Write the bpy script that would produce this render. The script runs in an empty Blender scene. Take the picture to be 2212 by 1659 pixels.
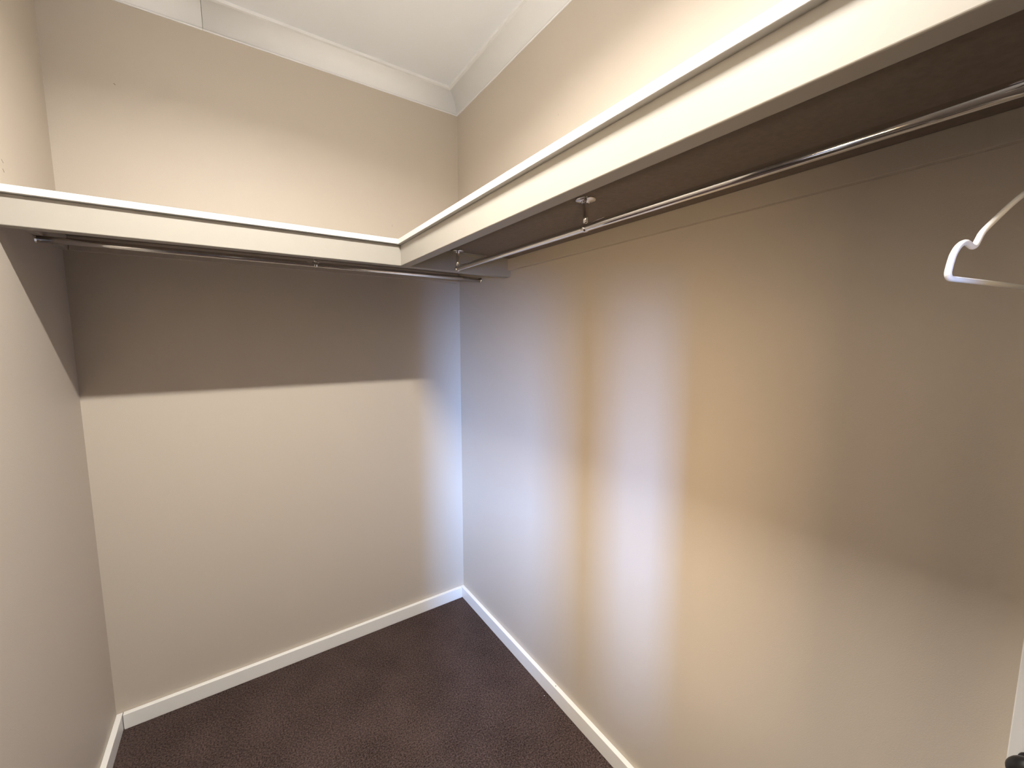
import bpy, bmesh, math, random
from mathutils import Vector, Matrix

random.seed(7)
SC = bpy.context.scene
COL = SC.collection

# ------------------------------------------------------------------ camera
F_PX, IMG_W, IMG_H = 878.9, 2212.0, 1659.0
YAW, PITCH, ROLL = 0.19101, 0.10798, -0.0004
a = math.pi / 4 + YAW
fwd = Vector((math.cos(a) * math.cos(PITCH), math.sin(a) * math.cos(PITCH), -math.sin(PITCH)))
rgt = Vector((math.sin(a), -math.cos(a), 0.0))
up = rgt.cross(fwd)
r2 = rgt * math.cos(ROLL) + up * math.sin(ROLL)
u2 = up * math.cos(ROLL) - rgt * math.sin(ROLL)
cam_data = bpy.data.cameras.new('camera')
cam_data.sensor_fit = 'HORIZONTAL'
cam_data.sensor_width = 36.0
cam_data.lens = F_PX / IMG_W * 36.0
cam_data.clip_start = 0.01
cam = bpy.data.objects.new('camera', cam_data)
COL.objects.link(cam)
m = Matrix((r2, u2, -fwd)).transposed().to_4x4()
m.translation = Vector((-0.9615, -1.8998, 1.4))
cam.matrix_world = m
SC.camera = cam

# ------------------------------------------------------------------ world, light, exposure
world = bpy.data.worlds.new('world')
SC.world = world
world.use_nodes = True
bg = world.node_tree.nodes['Background']
bg.inputs[0].default_value = (0.55, 0.72, 1.0, 1)
bg.inputs[1].default_value = 0.4

VS = SC.view_settings
VS.view_transform = 'Standard'
VS.look = 'None'
VS.gamma = 1.0
VS.use_curve_mapping = False
VS.exposure = 1.10
CY = SC.cycles                       # closed room with two lamps: keep the light paths short
CY.use_light_tree = False
CY.caustics_reflective = False
CY.caustics_refractive = False
CY.diffuse_bounces = 3
CY.glossy_bounces = 2
CY.adaptive_threshold = 0.02
world.cycles.sampling_method = 'NONE'

# daylight standing in the bedroom window, behind the camera beyond the opening
win = bpy.data.lights.new('window_daylight', 'AREA')
win.shape = 'RECTANGLE'
win.size, win.size_y = 0.32, 1.45
win.energy = 480
win.color = (0.21, 0.45, 1.0)
wo = bpy.data.objects.new('window_daylight', win)
COL.objects.link(wo)
wo.location = (-2.60, -5.20, 1.70)
wo.rotation_euler = (math.radians(90), 0, 0)       # -Z of the lamp turned to +Y, into the room

# warm area light added in the unseen bedroom, shining in through the same opening
glb = bpy.data.lights.new('added_warm_light', 'AREA')
glb.shape = 'RECTANGLE'
glb.size, glb.size_y = 0.54, 0.90
glb.energy = 56
glb.color = (1.0, 0.74, 0.44)
go = bpy.data.objects.new('added_warm_light', glb)
COL.objects.link(go)
go.location = (-2.00, -3.60, 1.25)
go.rotation_euler = (math.radians(90), 0, math.radians(-38))

# wardrobe ceiling light, a short batten across the room (its body is built further down)
LX0, LX1, LY, LW = -1.06, -0.80, -1.335, 0.018
LAMP_COLOR = (1.0, 0.955, 0.88)
bat = bpy.data.lights.new('batten_light', 'AREA')
bat.shape = 'RECTANGLE'
bat.size, bat.size_y = LX1 - LX0, 2 * LW
bat.energy = 18.5
bat.spread = math.radians(154)
bat.color = LAMP_COLOR
bo = bpy.data.objects.new('batten_light', bat)
COL.objects.link(bo)
bo.location = ((LX0 + LX1) / 2, LY, 2.5597 - 0.0625)
bo.rotation_euler = (math.radians(2), 0, 0)

# ------------------------------------------------------------------ room measures (metres)
W = 1.3985            # back wall runs from x = -W to 0
YF = -2.40            # front wall, behind the camera
H = 2.5597            # ceiling
CC = 0.0777           # cornice
BH, BT = 0.0585, 0.0173   # skirting
Z_TOP, Z_LIP, Z_FAS = 1.7465, 1.7295, 1.6583
XF, YFA = -0.4641, -0.4678    # fascia front planes
OV, TF = 0.0113, 0.034
SH_END = -1.916       # the long shelf and its rail stop here

# ------------------------------------------------------------------ materials
def mat(name, color, rough=0.5, metal=0.0, spec=0.5, noise=0.0, nscale=40.0, bump=0.0, bscale=300.0,
        emit=None, strength=0.0, coat=0.0):
    M = bpy.data.materials.new(name)
    M.use_nodes = True
    nt = M.node_tree
    b = nt.nodes['Principled BSDF']
    b.inputs['Base Color'].default_value = (*color, 1)
    b.inputs['Roughness'].default_value = rough
    b.inputs['Metallic'].default_value = metal
    b.inputs['Specular IOR Level'].default_value = spec
    if coat:
        b.inputs['Coat Weight'].default_value = coat
    tc = nt.nodes.new('ShaderNodeTexCoord')
    if noise:
        n = nt.nodes.new('ShaderNodeTexNoise')
        n.inputs['Scale'].default_value = nscale
        n.inputs['Detail'].default_value = 4
        nt.links.new(tc.outputs['Object'], n.inputs['Vector'])
        mr = nt.nodes.new('ShaderNodeMapRange')
        mr.inputs['From Min'].default_value = 0.3
        mr.inputs['From Max'].default_value = 0.7
        mr.inputs['To Min'].default_value = 1 - noise
        mr.inputs['To Max'].default_value = 1 + noise
        nt.links.new(n.outputs['Fac'], mr.inputs['Value'])
        mx = nt.nodes.new('ShaderNodeVectorMath')
        mx.operation = 'SCALE'
        mx.inputs[0].default_value = color
        nt.links.new(mr.outputs[0], mx.inputs['Scale'])
        nt.links.new(mx.outputs[0], b.inputs['Base Color'])
    if bump:
        n2 = nt.nodes.new('ShaderNodeTexNoise')
        n2.inputs['Scale'].default_value = bscale
        n2.inputs['Detail'].default_value = 1
        nt.links.new(tc.outputs['Object'], n2.inputs['Vector'])
        bp = nt.nodes.new('ShaderNodeBump')
        bp.inputs['Strength'].default_value = bump
        bp.inputs['Distance'].default_value = 0.002
        nt.links.new(n2.outputs['Fac'], bp.inputs['Height'])
        nt.links.new(bp.outputs[0], b.inputs['Normal'])
    if emit:
        b.inputs['Emission Color'].default_value = (*emit, 1)
        b.inputs['Emission Strength'].default_value = strength
    return M

M_WALL = mat('wall_paint', (0.58, 0.51, 0.43), 0.55, bump=0.10, bscale=420)
M_CEIL = mat('ceiling_paint', (0.88, 0.90, 0.93), 0.8)
M_TRIM = mat('white_gloss_trim', (0.92, 0.90, 0.86), 0.35, noise=0.01, nscale=12)
M_CORN = mat('cornice_plaster', (0.90, 0.90, 0.90), 0.6, noise=0.01, nscale=15)
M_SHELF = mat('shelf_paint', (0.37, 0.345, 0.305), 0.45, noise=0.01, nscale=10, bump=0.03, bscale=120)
M_LIPW = mat('shelf_board_white', (0.70, 0.69, 0.67), 0.38)
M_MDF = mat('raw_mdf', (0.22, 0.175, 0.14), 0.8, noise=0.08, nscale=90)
M_CHROME = mat('chrome', (0.88, 0.87, 0.86), 0.12, metal=1.0)
M_PLASTIC = mat('white_coated_wire', (0.86, 0.86, 0.86), 0.35)
M_POST = mat('post_paint', (0.90, 0.89, 0.87), 0.4)
M_BLACK = mat('black_knob', (0.012, 0.011, 0.012), 0.3)
M_DARK = mat('dark_gap', (0.03, 0.022, 0.018), 0.9)
M_SCUFF = mat('scuff', (0.30, 0.25, 0.20), 0.7)
M_LINT = mat('lint', (0.75, 0.72, 0.70), 0.9)
M_ABSORB = mat('dark_absorber', (0.05, 0.038, 0.03), 0.5)  # dark surfaces behind the camera, added to cut bounced light
M_BED = mat('bedroom_absorber', (0.10, 0.095, 0.09), 0.7)  # unseen bedroom kept dark so little daylight bounces into the closet
M_LAMP = mat('lamp_tube', (0.9, 0.9, 0.88), 0.4, emit=LAMP_COLOR, strength=42.0)

def carpet_mat():
    M = bpy.data.materials.new('brown_carpet')
    M.use_nodes = True
    nt = M.node_tree
    b = nt.nodes['Principled BSDF']
    b.inputs['Roughness'].default_value = 0.95
    b.inputs['Specular IOR Level'].default_value = 0.04
    b.inputs['Sheen Weight'].default_value = 0.0
    b.inputs['Sheen Roughness'].default_value = 0.5
    tc = nt.nodes.new('ShaderNodeTexCoord')
    n = nt.nodes.new('ShaderNodeTexNoise')
    n.inputs['Scale'].default_value = 190
    n.inputs['Detail'].default_value = 6
    n.inputs['Roughness'].default_value = 0.7
    n2 = nt.nodes.new('ShaderNodeTexNoise')
    n2.inputs['Scale'].default_value = 5
    n2.inputs['Detail'].default_value = 3
    v = nt.nodes.new('ShaderNodeTexVoronoi')
    v.inputs['Scale'].default_value = 330
    for q in (n, n2, v):
        nt.links.new(tc.outputs['Object'], q.inputs['Vector'])
    r = nt.nodes.new('ShaderNodeValToRGB')
    r.color_ramp.elements[0].position = 0.38
    r.color_ramp.elements[0].color = (0.020, 0.012, 0.010, 1)
    r.color_ramp.elements[1].position = 0.64
    r.color_ramp.elements[1].color = (0.150, 0.105, 0.095, 1)
    mx = nt.nodes.new('ShaderNodeMix')
    mx.data_type = 'FLOAT'
    mx.inputs[0].default_value = 0.15
    nt.links.new(n.outputs['Fac'], mx.inputs[2])
    nt.links.new(n2.outputs['Fac'], mx.inputs[3])
    nt.links.new(mx.outputs[0], r.inputs['Fac'])
    nt.links.new(r.outputs['Color'], b.inputs['Base Color'])
    ad = nt.nodes.new('ShaderNodeMath')
    ad.operation = 'ADD'
    nt.links.new(n.outputs['Fac'], ad.inputs[0])
    nt.links.new(v.outputs['Distance'], ad.inputs[1])
    bp = nt.nodes.new('ShaderNodeBump')
    bp.inputs['Strength'].default_value = 0.6
    bp.inputs['Distance'].default_value = 0.004
    nt.links.new(ad.outputs[0], bp.inputs['Height'])
    nt.links.new(bp.outputs[0], b.inputs['Normal'])
    return M
M_CARPET = carpet_mat()

# ------------------------------------------------------------------ helpers
def box(bm, x0, x1, y0, y1, z0, z1, bevel=0.0):
    x0, x1 = sorted((x0, x1)); y0, y1 = sorted((y0, y1)); z0, z1 = sorted((z0, z1))
    vs = [bm.verts.new((x, y, z)) for x in (x0, x1) for y in (y0, y1) for z in (z0, z1)]
    fs = [(0, 1, 3, 2), (4, 6, 7, 5), (0, 4, 5, 1), (2, 3, 7, 6), (0, 2, 6, 4), (1, 5, 7, 3)]
    faces = [bm.faces.new([vs[i] for i in f]) for f in fs]
    if bevel:
        es = list({e for f in faces for e in f.edges})
        bmesh.ops.bevel(bm, geom=es, offset=bevel, segments=3, profile=0.5, affect='EDGES')

def frames(pts):
    t = [(pts[min(i + 1, len(pts) - 1)] - pts[max(i - 1, 0)]).normalized() for i in range(len(pts))]
    ref = Vector((0, 0, 1)) if abs(t[0].z) < 0.9 else Vector((1, 0, 0))
    n = (ref - t[0] * ref.dot(t[0])).normalized()
    out = []
    for k in t:
        n = (n - k * n.dot(k)).normalized()
        out.append((n, k.cross(n)))
    return out

def tube(bm, pts, rad, seg=16, caps=True):
    pts = [Vector(p) for p in pts]
    rs = rad if isinstance(rad, (list, tuple)) else [rad] * len(pts)
    rings = []
    for p, (n, b), r in zip(pts, frames(pts), rs):
        rings.append([bm.verts.new(p + (n * math.cos(2 * math.pi * i / seg) + b * math.sin(2 * math.pi * i / seg)) * r) for i in range(seg)])
    for A, B in zip(rings, rings[1:]):
        for i in range(seg):
            f = bm.faces.new((A[i], A[(i + 1) % seg], B[(i + 1) % seg], B[i]))
            f.smooth = True
    if caps:
        bm.faces.new(list(reversed(rings[0])))
        bm.faces.new(rings[-1])

def obj(name, bm, material, parent=None, loc=None):
    bmesh.ops.recalc_face_normals(bm, faces=bm.faces)
    me = bpy.data.meshes.new(name)
    bm.to_mesh(me)
    bm.free()
    me.materials.append(material)
    o = bpy.data.objects.new(name, me)
    COL.objects.link(o)
    if parent:
        o.parent = parent
    if loc:
        o.location = loc
    return o

def boxobj(name, dims, material, parent=None, bevel=0.0):
    bm = bmesh.new()
    box(bm, *dims, bevel=bevel)
    return obj(name, bm, material, parent)

def tag(o, label=None, cat=None, group=None, kind=None):
    if label: o['label'] = label
    if cat: o['category'] = cat
    if group: o['group'] = group
    if kind: o['kind'] = kind
    return o

def empty(name, loc=(0, 0, 0)):
    o = bpy.data.objects.new(name, None)
    COL.objects.link(o)
    o.location = loc
    o.empty_display_size = 0.05
    return o

def struct(o, label=None, cat=None):
    return tag(o, label, cat, None, 'structure')

# ------------------------------------------------------------------ room shell
T = 0.10
struct(boxobj('floor', (-W - T, T, YF - T, T, -0.10, 0.0), M_CARPET),
       'dark brown cut-pile carpet covering the wardrobe floor', 'carpet')
struct(boxobj('ceiling', (-W - T, T, YF - T, T, H, H + 0.1), M_CEIL),
       'plain off-white painted ceiling above the cornice', 'ceiling')
wall_back = struct(boxobj('wall_back', (-W - T, T, 0, T, 0, H), M_WALL),
       'taupe painted back wall between the left and right walls', 'wall')
wall_right = struct(boxobj('wall_right', (0, T, YF, 0, 0, H), M_WALL),
       'taupe painted right wall under the long shelf', 'wall')
wall_left = struct(boxobj('wall_left', (-W - T, -W, YF, 0, 0, H), M_WALL),
       'taupe painted left wall with the diagonal shelf shadow', 'wall')
# unseen front wall; sill, lintel and jambs are shaped to trim the light
DX0, DX1, DS, DH = -1.300, -0.777, 0.80, 1.42
bm = bmesh.new()
box(bm, -W - T, DX0, YF - T, YF, 0, H)
box(bm, DX1, T, YF - T, YF, 0, H)
box(bm, DX0, DX1, YF - T, YF, DH, H)
box(bm, DX0, DX1, YF - T, YF, 0, DS)
struct(obj('wall_front', bm, M_ABSORB), 'unseen front wall, dark to cut bounce, its opening shaped to trim light', 'wall')
struct(boxobj('added_post', (-0.955, -0.903, YF - T, YF, DS, DH), M_TRIM),  # post added out of view to divide the daylight into strips
       'slim white post added in the unseen opening to split the daylight', 'added post')
struct(boxobj('added_panel', (-W + 0.0004, -W + 0.034, YF + 0.02, -1.95, 0.006, 2.04), M_ABSORB, bevel=0.002),  # panel added out of view to darken the bounce near the camera
       'dark panel added on the unseen part of the left wall to cut bounced light', 'added panel')
# unseen bedroom beyond the opening: floor, ceiling and walls with one tall window
BX0, BX1, BY0, BY1 = -3.5, 0.7, -5.15, YF - T
struct(boxobj('floor_bedroom', (BX0, BX1, BY0, BY1, -0.10, 0.0), M_CARPET), 'brown carpet of the bedroom behind the opening', 'carpet')
struct(boxobj('ceiling_bedroom', (BX0, BX1, BY0, BY1, H, H + 0.1), M_BED), 'charcoal ceiling of the bedroom behind the opening', 'ceiling')
bm = bmesh.new()
box(bm, BX0 - T, BX0, BY0, BY1, 0, H)
box(bm, BX1, BX1 + T, BY0, BY1, 0, H)
box(bm, BX0, -W - T, BY1, BY1 + T, 0, H)
box(bm, T, BX1, BY1, BY1 + T, 0, H)
struct(obj('wall_bedroom', bm, M_BED), 'charcoal side walls of the bedroom behind the opening', 'wall')
bm = bmesh.new()
wx0, wx1, wz0, wz1 = -2.78, -2.42, 0.95, 2.45
box(bm, BX0, wx0, BY0 - 0.04, BY0, 0, H)
box(bm, wx1, BX1, BY0 - 0.04, BY0, 0, H)
box(bm, wx0, wx1, BY0 - 0.04, BY0, 0, wz0)
box(bm, wx0, wx1, BY0 - 0.04, BY0, wz1, H)
struct(obj('wall_window', bm, M_BED), 'charcoal bedroom wall with a tall narrow window', 'wall')

# ------------------------------------------------------------------ skirting
def skirting(name, label, dims):
    return struct(boxobj(name, dims, M_TRIM, bevel=0.0018), label, 'skirting board')
sb_r = skirting('baseboard_right', 'white skirting board along the foot of the right wall', (-BT, -0.0002, -0.0002, -1.8615, 0.0, BH))
skirting('baseboard_back', 'white skirting board along the foot of the back wall', (-W + BT + 0.0022, -BT - 0.0006, -BT, -0.0002, 0.0, BH))
skirting('baseboard_left', 'white skirting board along the foot of the left wall', (-W + 0.0002, -W + BT, -1.949, -0.0004, 0.0, BH))
# punched nail in the right skirting
bm = bmesh.new()
tube(bm, [(-0.0085, -0.794, BH - 0.002), (-0.0085, -0.794, BH + 0.0006)], 0.0022, 10)
obj('nail_head', bm, M_SCUFF, sb_r)

# ------------------------------------------------------------------ cornice (cove)
def profile():
    pts = [(0.0, -CC), (0.0035, -CC), (0.0045, -CC + 0.0035)]
    cx, cz, r = CC - 0.003, -CC + 0.0035, CC - 0.0075
    rz = CC - 0.0035 - 0.011
    for i in range(17):
        t = math.pi - (math.pi / 2) * i / 16
        pts.append((cx + r * math.cos(t), cz + rz * math.sin(t)))
    pts += [(CC, -0.0108), (CC, 0.0), (0.0, 0.0)]
    return pts

def cornice_piece(name, p0, p1, parent):
    """p0, p1: functions (d) -> (x, y) giving the two mitred or square ends for a profile depth d."""
    bm = bmesh.new()
    pr = profile()
    A = [bm.verts.new((*p0(d), H + z)) for d, z in pr]
    B = [bm.verts.new((*p1(d), H + z)) for d, z in pr]
    n = len(pr)
    for i in range(n):
        f = bm.faces.new((A[i], A[(i + 1) % n], B[(i + 1) % n], B[i]))
        f.smooth = 3 <= i < 18
    bm.faces.new(A)
    bm.faces.new(list(reversed(B)))
    return obj(name, bm, M_CORN, parent)

t2 = struct(empty('trim_2', (0, 0, 0)), 'white cove cornice along the top of the back wall', 'cornice')
SEAM = -0.990
cornice_piece('cornice_length', lambda d: (-W + d, -d), lambda d: (SEAM - 0.0006, -d), t2)
cornice_piece('cornice_length', lambda d: (SEAM + 0.0006, -d), lambda d: (-d, -d), t2)
t3 = struct(empty('trim_3', (0, 0, 0)), 'white cove cornice along the top of the right wall', 'cornice')
cornice_piece('cornice_length', lambda d: (-d, -d), lambda d: (-d, YF + d), t3)
t4 = struct(empty('trim_4', (0, 0, 0)), 'white cove cornice along the top of the left wall', 'cornice')
cornice_piece('cornice_length', lambda d: (-W + d, -d), lambda d: (-W + d, YF + d), t4)
t5 = struct(empty('trim_5', (0, 0, 0)), 'white cove cornice along the top of the front wall', 'cornice')
cornice_piece('cornice_length', lambda d: (-W + d, YF + d), lambda d: (-d, YF + d), t5)

# ------------------------------------------------------------------ shelves
back = tag(empty('wall_shelf', (-W / 2, 0, Z_LIP)), 'shorter white wall shelf with deep front rail along the back wall', 'shelf', 'white painted wall shelves')
right = tag(empty('wall_shelf', (0, -1.1, Z_LIP)), 'long white wall shelf running along the right wall above the hanger', 'shelf', 'white painted wall shelves')
def keep(o, parent):
    o.parent = parent
    o.matrix_parent_inverse = Matrix.Translation(parent.location).inverted()
    return o
G = 0.0004
keep(boxobj('shelf_board', (-W + G, -G, YFA - OV, -G, Z_LIP, Z_TOP), M_LIPW, bevel=0.0012), back)
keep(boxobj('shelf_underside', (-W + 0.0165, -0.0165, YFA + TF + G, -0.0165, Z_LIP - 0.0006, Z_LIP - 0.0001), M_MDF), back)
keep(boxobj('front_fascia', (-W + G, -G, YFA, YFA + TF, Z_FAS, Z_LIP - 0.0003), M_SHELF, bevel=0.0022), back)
keep(boxobj('support_cleat', (-W + 0.017, -0.017, -0.016, -G, Z_LIP - 0.046, Z_LIP - 0.0003), M_WALL, bevel=0.001), back)
keep(boxobj('support_cleat', (-W + G, -W + 0.016, YFA + TF + G, -G, Z_LIP - 0.046, Z_LIP - 0.0003), M_WALL, bevel=0.001), back)
keep(boxobj('shelf_board', (XF - OV, -G, SH_END, YFA - OV - G, Z_LIP, Z_TOP), M_LIPW, bevel=0.0012), right)
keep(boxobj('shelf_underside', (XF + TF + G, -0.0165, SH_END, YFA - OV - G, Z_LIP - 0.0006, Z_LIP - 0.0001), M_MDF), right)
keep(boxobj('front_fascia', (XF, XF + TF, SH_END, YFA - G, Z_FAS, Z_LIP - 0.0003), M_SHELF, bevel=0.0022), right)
keep(boxobj('support_cleat', (-0.016, -G, SH_END, YFA - G, Z_LIP - 0.046, Z_LIP - 0.0003), M_WALL, bevel=0.001), right)

# ------------------------------------------------------------------ clothes rails
RR = 0.0095
def lathe_stem(bm, x, y, zr):
    prof = [(0.0085, Z_LIP - 0.006), (0.0078, Z_LIP - 0.010), (0.0070, Z_LIP - 0.022), (0.0062, Z_LIP - 0.040), (0.0056, zr + 0.004)]
    tube(bm, [(x, y, z) for r, z in prof], [r for r, z in prof], 20)

def bracket(root, x, y, zr, axis):
    b = bmesh.new()
    lathe_stem(b, x, y, zr)
    br = keep(obj('bracket', b, M_CHROME), root)
    br['label'] = 'turned chrome bracket post'
    b = bmesh.new()
    prof = [(0.0245, Z_LIP - 0.0007), (0.0245, Z_LIP - 0.0022), (0.0225, Z_LIP - 0.0040), (0.0150, Z_LIP - 0.0056), (0.0100, Z_LIP - 0.0072), (0.0082, Z_LIP - 0.0100)]
    tube(b, [(x, y, z) for r, z in prof], [r for r, z in prof], 28)
    fl = obj('flange', b, M_CHROME)
    fl.parent = br
    b = bmesh.new()
    e = 0.0055
    if axis == 'y':
        pts = [(x, y - e, zr), (x, y - e * .6, zr), (x, y + e * .6, zr), (x, y + e, zr)]
    else:
        pts = [(x - e, y, zr), (x - e * .6, y, zr), (x + e * .6, y, zr), (x + e, y, zr)]
    tube(b, pts, [RR + 0.0004, RR + 0.0016, RR + 0.0016, RR + 0.0004], 24)
    co = obj('rail_collar', b, M_CHROME)
    co.parent = br
    return br

XR, ZR = -0.257, 1.6650
rr = tag(empty('clothes_rail', (XR, -1.17, ZR)), 'long thin chrome hanging rail under the right-hand shelf, holding the hanger', 'clothes rail', 'chrome clothes rails')
b = bmesh.new()
tube(b, [(XR, y, ZR) for y in (-0.487, -0.50, -1.16, SH_END + 0.002)], RR, 28)
keep(obj('rail_tube', b, M_CHROME), rr)
bracket(rr, XR, -0.496, ZR, 'y')
bracket(rr, XR, -1.168, ZR, 'y')
bracket(rr, XR, SH_END + 0.026, ZR, 'y')
YR, ZR2 = -0.218, 1.6760
rb = tag(empty('clothes_rail', (-0.7, YR, ZR2)), 'chrome hanging rail under the back shelf, spanning left wall to right wall', 'clothes rail', 'chrome clothes rails')
b = bmesh.new()
tube(b, [(x, YR, ZR2) for x in (-W + 0.004, -1.2, -0.3, -0.006)], RR, 28)
keep(obj('rail_tube', b, M_CHROME), rb)
bracket(rb, -0.700, YR, ZR2, 'x')
for x0, x1 in ((-W + G, -W + 0.005), (-0.007, -G)):
    b = bmesh.new()
    s = 1 if x0 < -1 else -1
    xa, xb = (x0, x1) if s > 0 else (x1, x0)
    tube(b, [(xa, YR, ZR2), (xa + (xb - xa) * .3, YR, ZR2), (xa + (xb - xa) * .35, YR, ZR2), (xb, YR, ZR2)], [0.0130, 0.0130, 0.0112, 0.0108], 24)
    keep(obj('end_socket', b, M_CHROME), rb)

# ------------------------------------------------------------------ coat hanger
P0 = Vector((-0.440, -1.811, 0.0))
HD = Vector((0.981, -0.190, 0.0)).normalized()
sc_ = (XR - P0.x) / HD.x                      # distance from the near tip to the hook
def hp(s, z):
    q = P0 + HD * s
    return Vector((q.x, q.y, z))
half = [(0.0105, 1.4537), (0.0045, 1.4541), (0.0016, 1.4565), (0.0012, 1.4600), (0.0036, 1.4680), (0.0070, 1.4750), (0.0128, 1.4812),
        (0.0190, 1.4848), (0.0252, 1.4865), (0.0300, 1.4862), (0.0345, 1.4848), (0.0395, 1.4840), (0.0440, 1.4856),
        (0.0485, 1.4908), (0.0560, 1.4990), (0.0754, 1.5113), (0.1014, 1.5268), (0.1302, 1.5420), (0.1600, 1.5550), (sc_ - 0.010, 1.5640), (sc_ - 0.004, 1.5672)]
def smooth(pts, n=3):
    out = []
    P = [Vector(p) for p in pts]
    for i in range(len(P) - 1):
        a0, a1, a2, a3 = P[max(i - 1, 0)], P[i], P[i + 1], P[min(i + 2, len(P) - 1)]
        for k in range(n):
            t = k / n
            out.append(0.5 * ((2 * a1) + (-a0 + a2) * t + (2 * a0 - 5 * a1 + 4 * a2 - a3) * t * t + (-a0 + 3 * a1 - 3 * a2 + a3) * t ** 3))
    out.append(P[-1])
    return out
hg = tag(empty('coat_hanger', (XR, hp(sc_, 0).y, 1.4537)), 'white wire-style coat hanger with notched shoulders on the right-hand rail', 'coat hanger')
L_ = [hp(s, z) for s, z in half]
R_ = [hp(2 * sc_ - s, z) for s, z in reversed(half)]
full = smooth(L_ + [hp(sc_, 1.5680)] + R_, 3)
full = [hp(sc_, 1.4537)] + full + [hp(sc_ + 0.0005, 1.4537)]
b = bmesh.new()
tube(b, full, 0.0025, 12)
keep(obj('hanger_body', b, M_PLASTIC), hg)
# hook: stem from the shoulder apex, then over the rail
b = bmesh.new()
hr = RR + 0.0030
hook = [hp(sc_, 1.5670), hp(sc_, 1.585), hp(sc_, 1.605)]
R0 = 0.0200
cz = ZR + RR + 0.0018 - R0 + 0.0
hook += [hp(sc_ + 0.004, 1.622)]
for i in range(15):
    t = math.radians(-55 + 235 * i / 14)
    hook.append(hp(sc_ + R0 * math.cos(t), cz + R0 * math.sin(t)))
tube(b, smooth(hook, 3), 0.0016, 10)
keep(obj('hanger_hook', b, M_CHROME), hg)

# ------------------------------------------------------------------ wall post under the free end of the long shelf
PY = -1.8622
post = keep(boxobj('end_post', (-0.036, -G, PY - 0.050, PY, 0.0004, Z_LIP - 0.047), M_POST, bevel=0.0012), right)
post['label'] = 'white square post under the shelf end'
b = bmesh.new()
kx, ky, kz = -0.036, -1.8865, 0.785
prof = [(0.0, 0.0150), (0.003, 0.0150), (0.005, 0.0100), (0.015, 0.0090), (0.018, 0.0170), (0.024, 0.0225), (0.030, 0.0240), (0.036, 0.0225), (0.041, 0.0150), (0.043, 0.0040)]
tube(b, [(kx - d, ky, kz) for d, r in prof], [r for d, r in prof], 28)
kb = obj('peg_knob', b, M_BLACK)
kb.parent = post
kb['label'] = 'small round black knob'

# ------------------------------------------------------------------ ceiling light (above the frame)
lamp = tag(empty('ceiling_batten_light', ((LX0 + LX1) / 2, LY, H)), 'slim white batten light on the ceiling above the camera', 'ceiling light')
keep(boxobj('batten_body', (LX0 - 0.02, LX1 + 0.02, LY - 0.022, LY + 0.022, H - 0.03, H - G), M_TRIM, bevel=0.003), lamp)
b = bmesh.new()
box(b, LX0, LX1, LY - LW, LY + LW, H - 0.061, H - 0.0302, bevel=0.002)
keep(obj('light_diffuser', b, M_LAMP), lamp)

# ------------------------------------------------------------------ small marks of wear on the walls
def scuff(wall, pts, w):
    b = bmesh.new()
    tube(b, pts, w, 6)
    obj('scuff_mark', b, M_SCUFF, wall)
scuff(wall_back, [(-0.3373, 0.0004, 1.924), (-0.3370, 0.0004, 1.914)], 0.0008)
scuff(wall_back, [(-1.2385, 0.0012, 2.229), (-1.2345, 0.0012, 2.225)], 0.0018)
scuff(wall_left, [(-W - 0.0010, -0.368, 1.829), (-W - 0.0010, -0.360, 1.824)], 0.0016)
scuff(wall_left, [(-W - 0.0010, -0.368, 1.808), (-W - 0.0010, -0.362, 1.802)], 0.0018)
scuff(wall_right, [(0.0008, -0.7607, 2.168), (0.0008, -0.7607, 2.163)], 0.0012)
# crumb of lint on the carpet
b = bmesh.new()
bmesh.ops.create_icosphere(b, subdivisions=2, radius=0.0016)
for v in b.verts:
    v.co = Vector((v.co.x * 1.2, v.co.y * 0.9, v.co.z * 0.7)) * (1 + random.uniform(-.15, .15))
tag(obj('lint_speck', b, M_LINT, None, (-0.0345, -0.7555, 0.0011)), 'tiny pale speck of lint on carpet beside right skirting', 'lint')
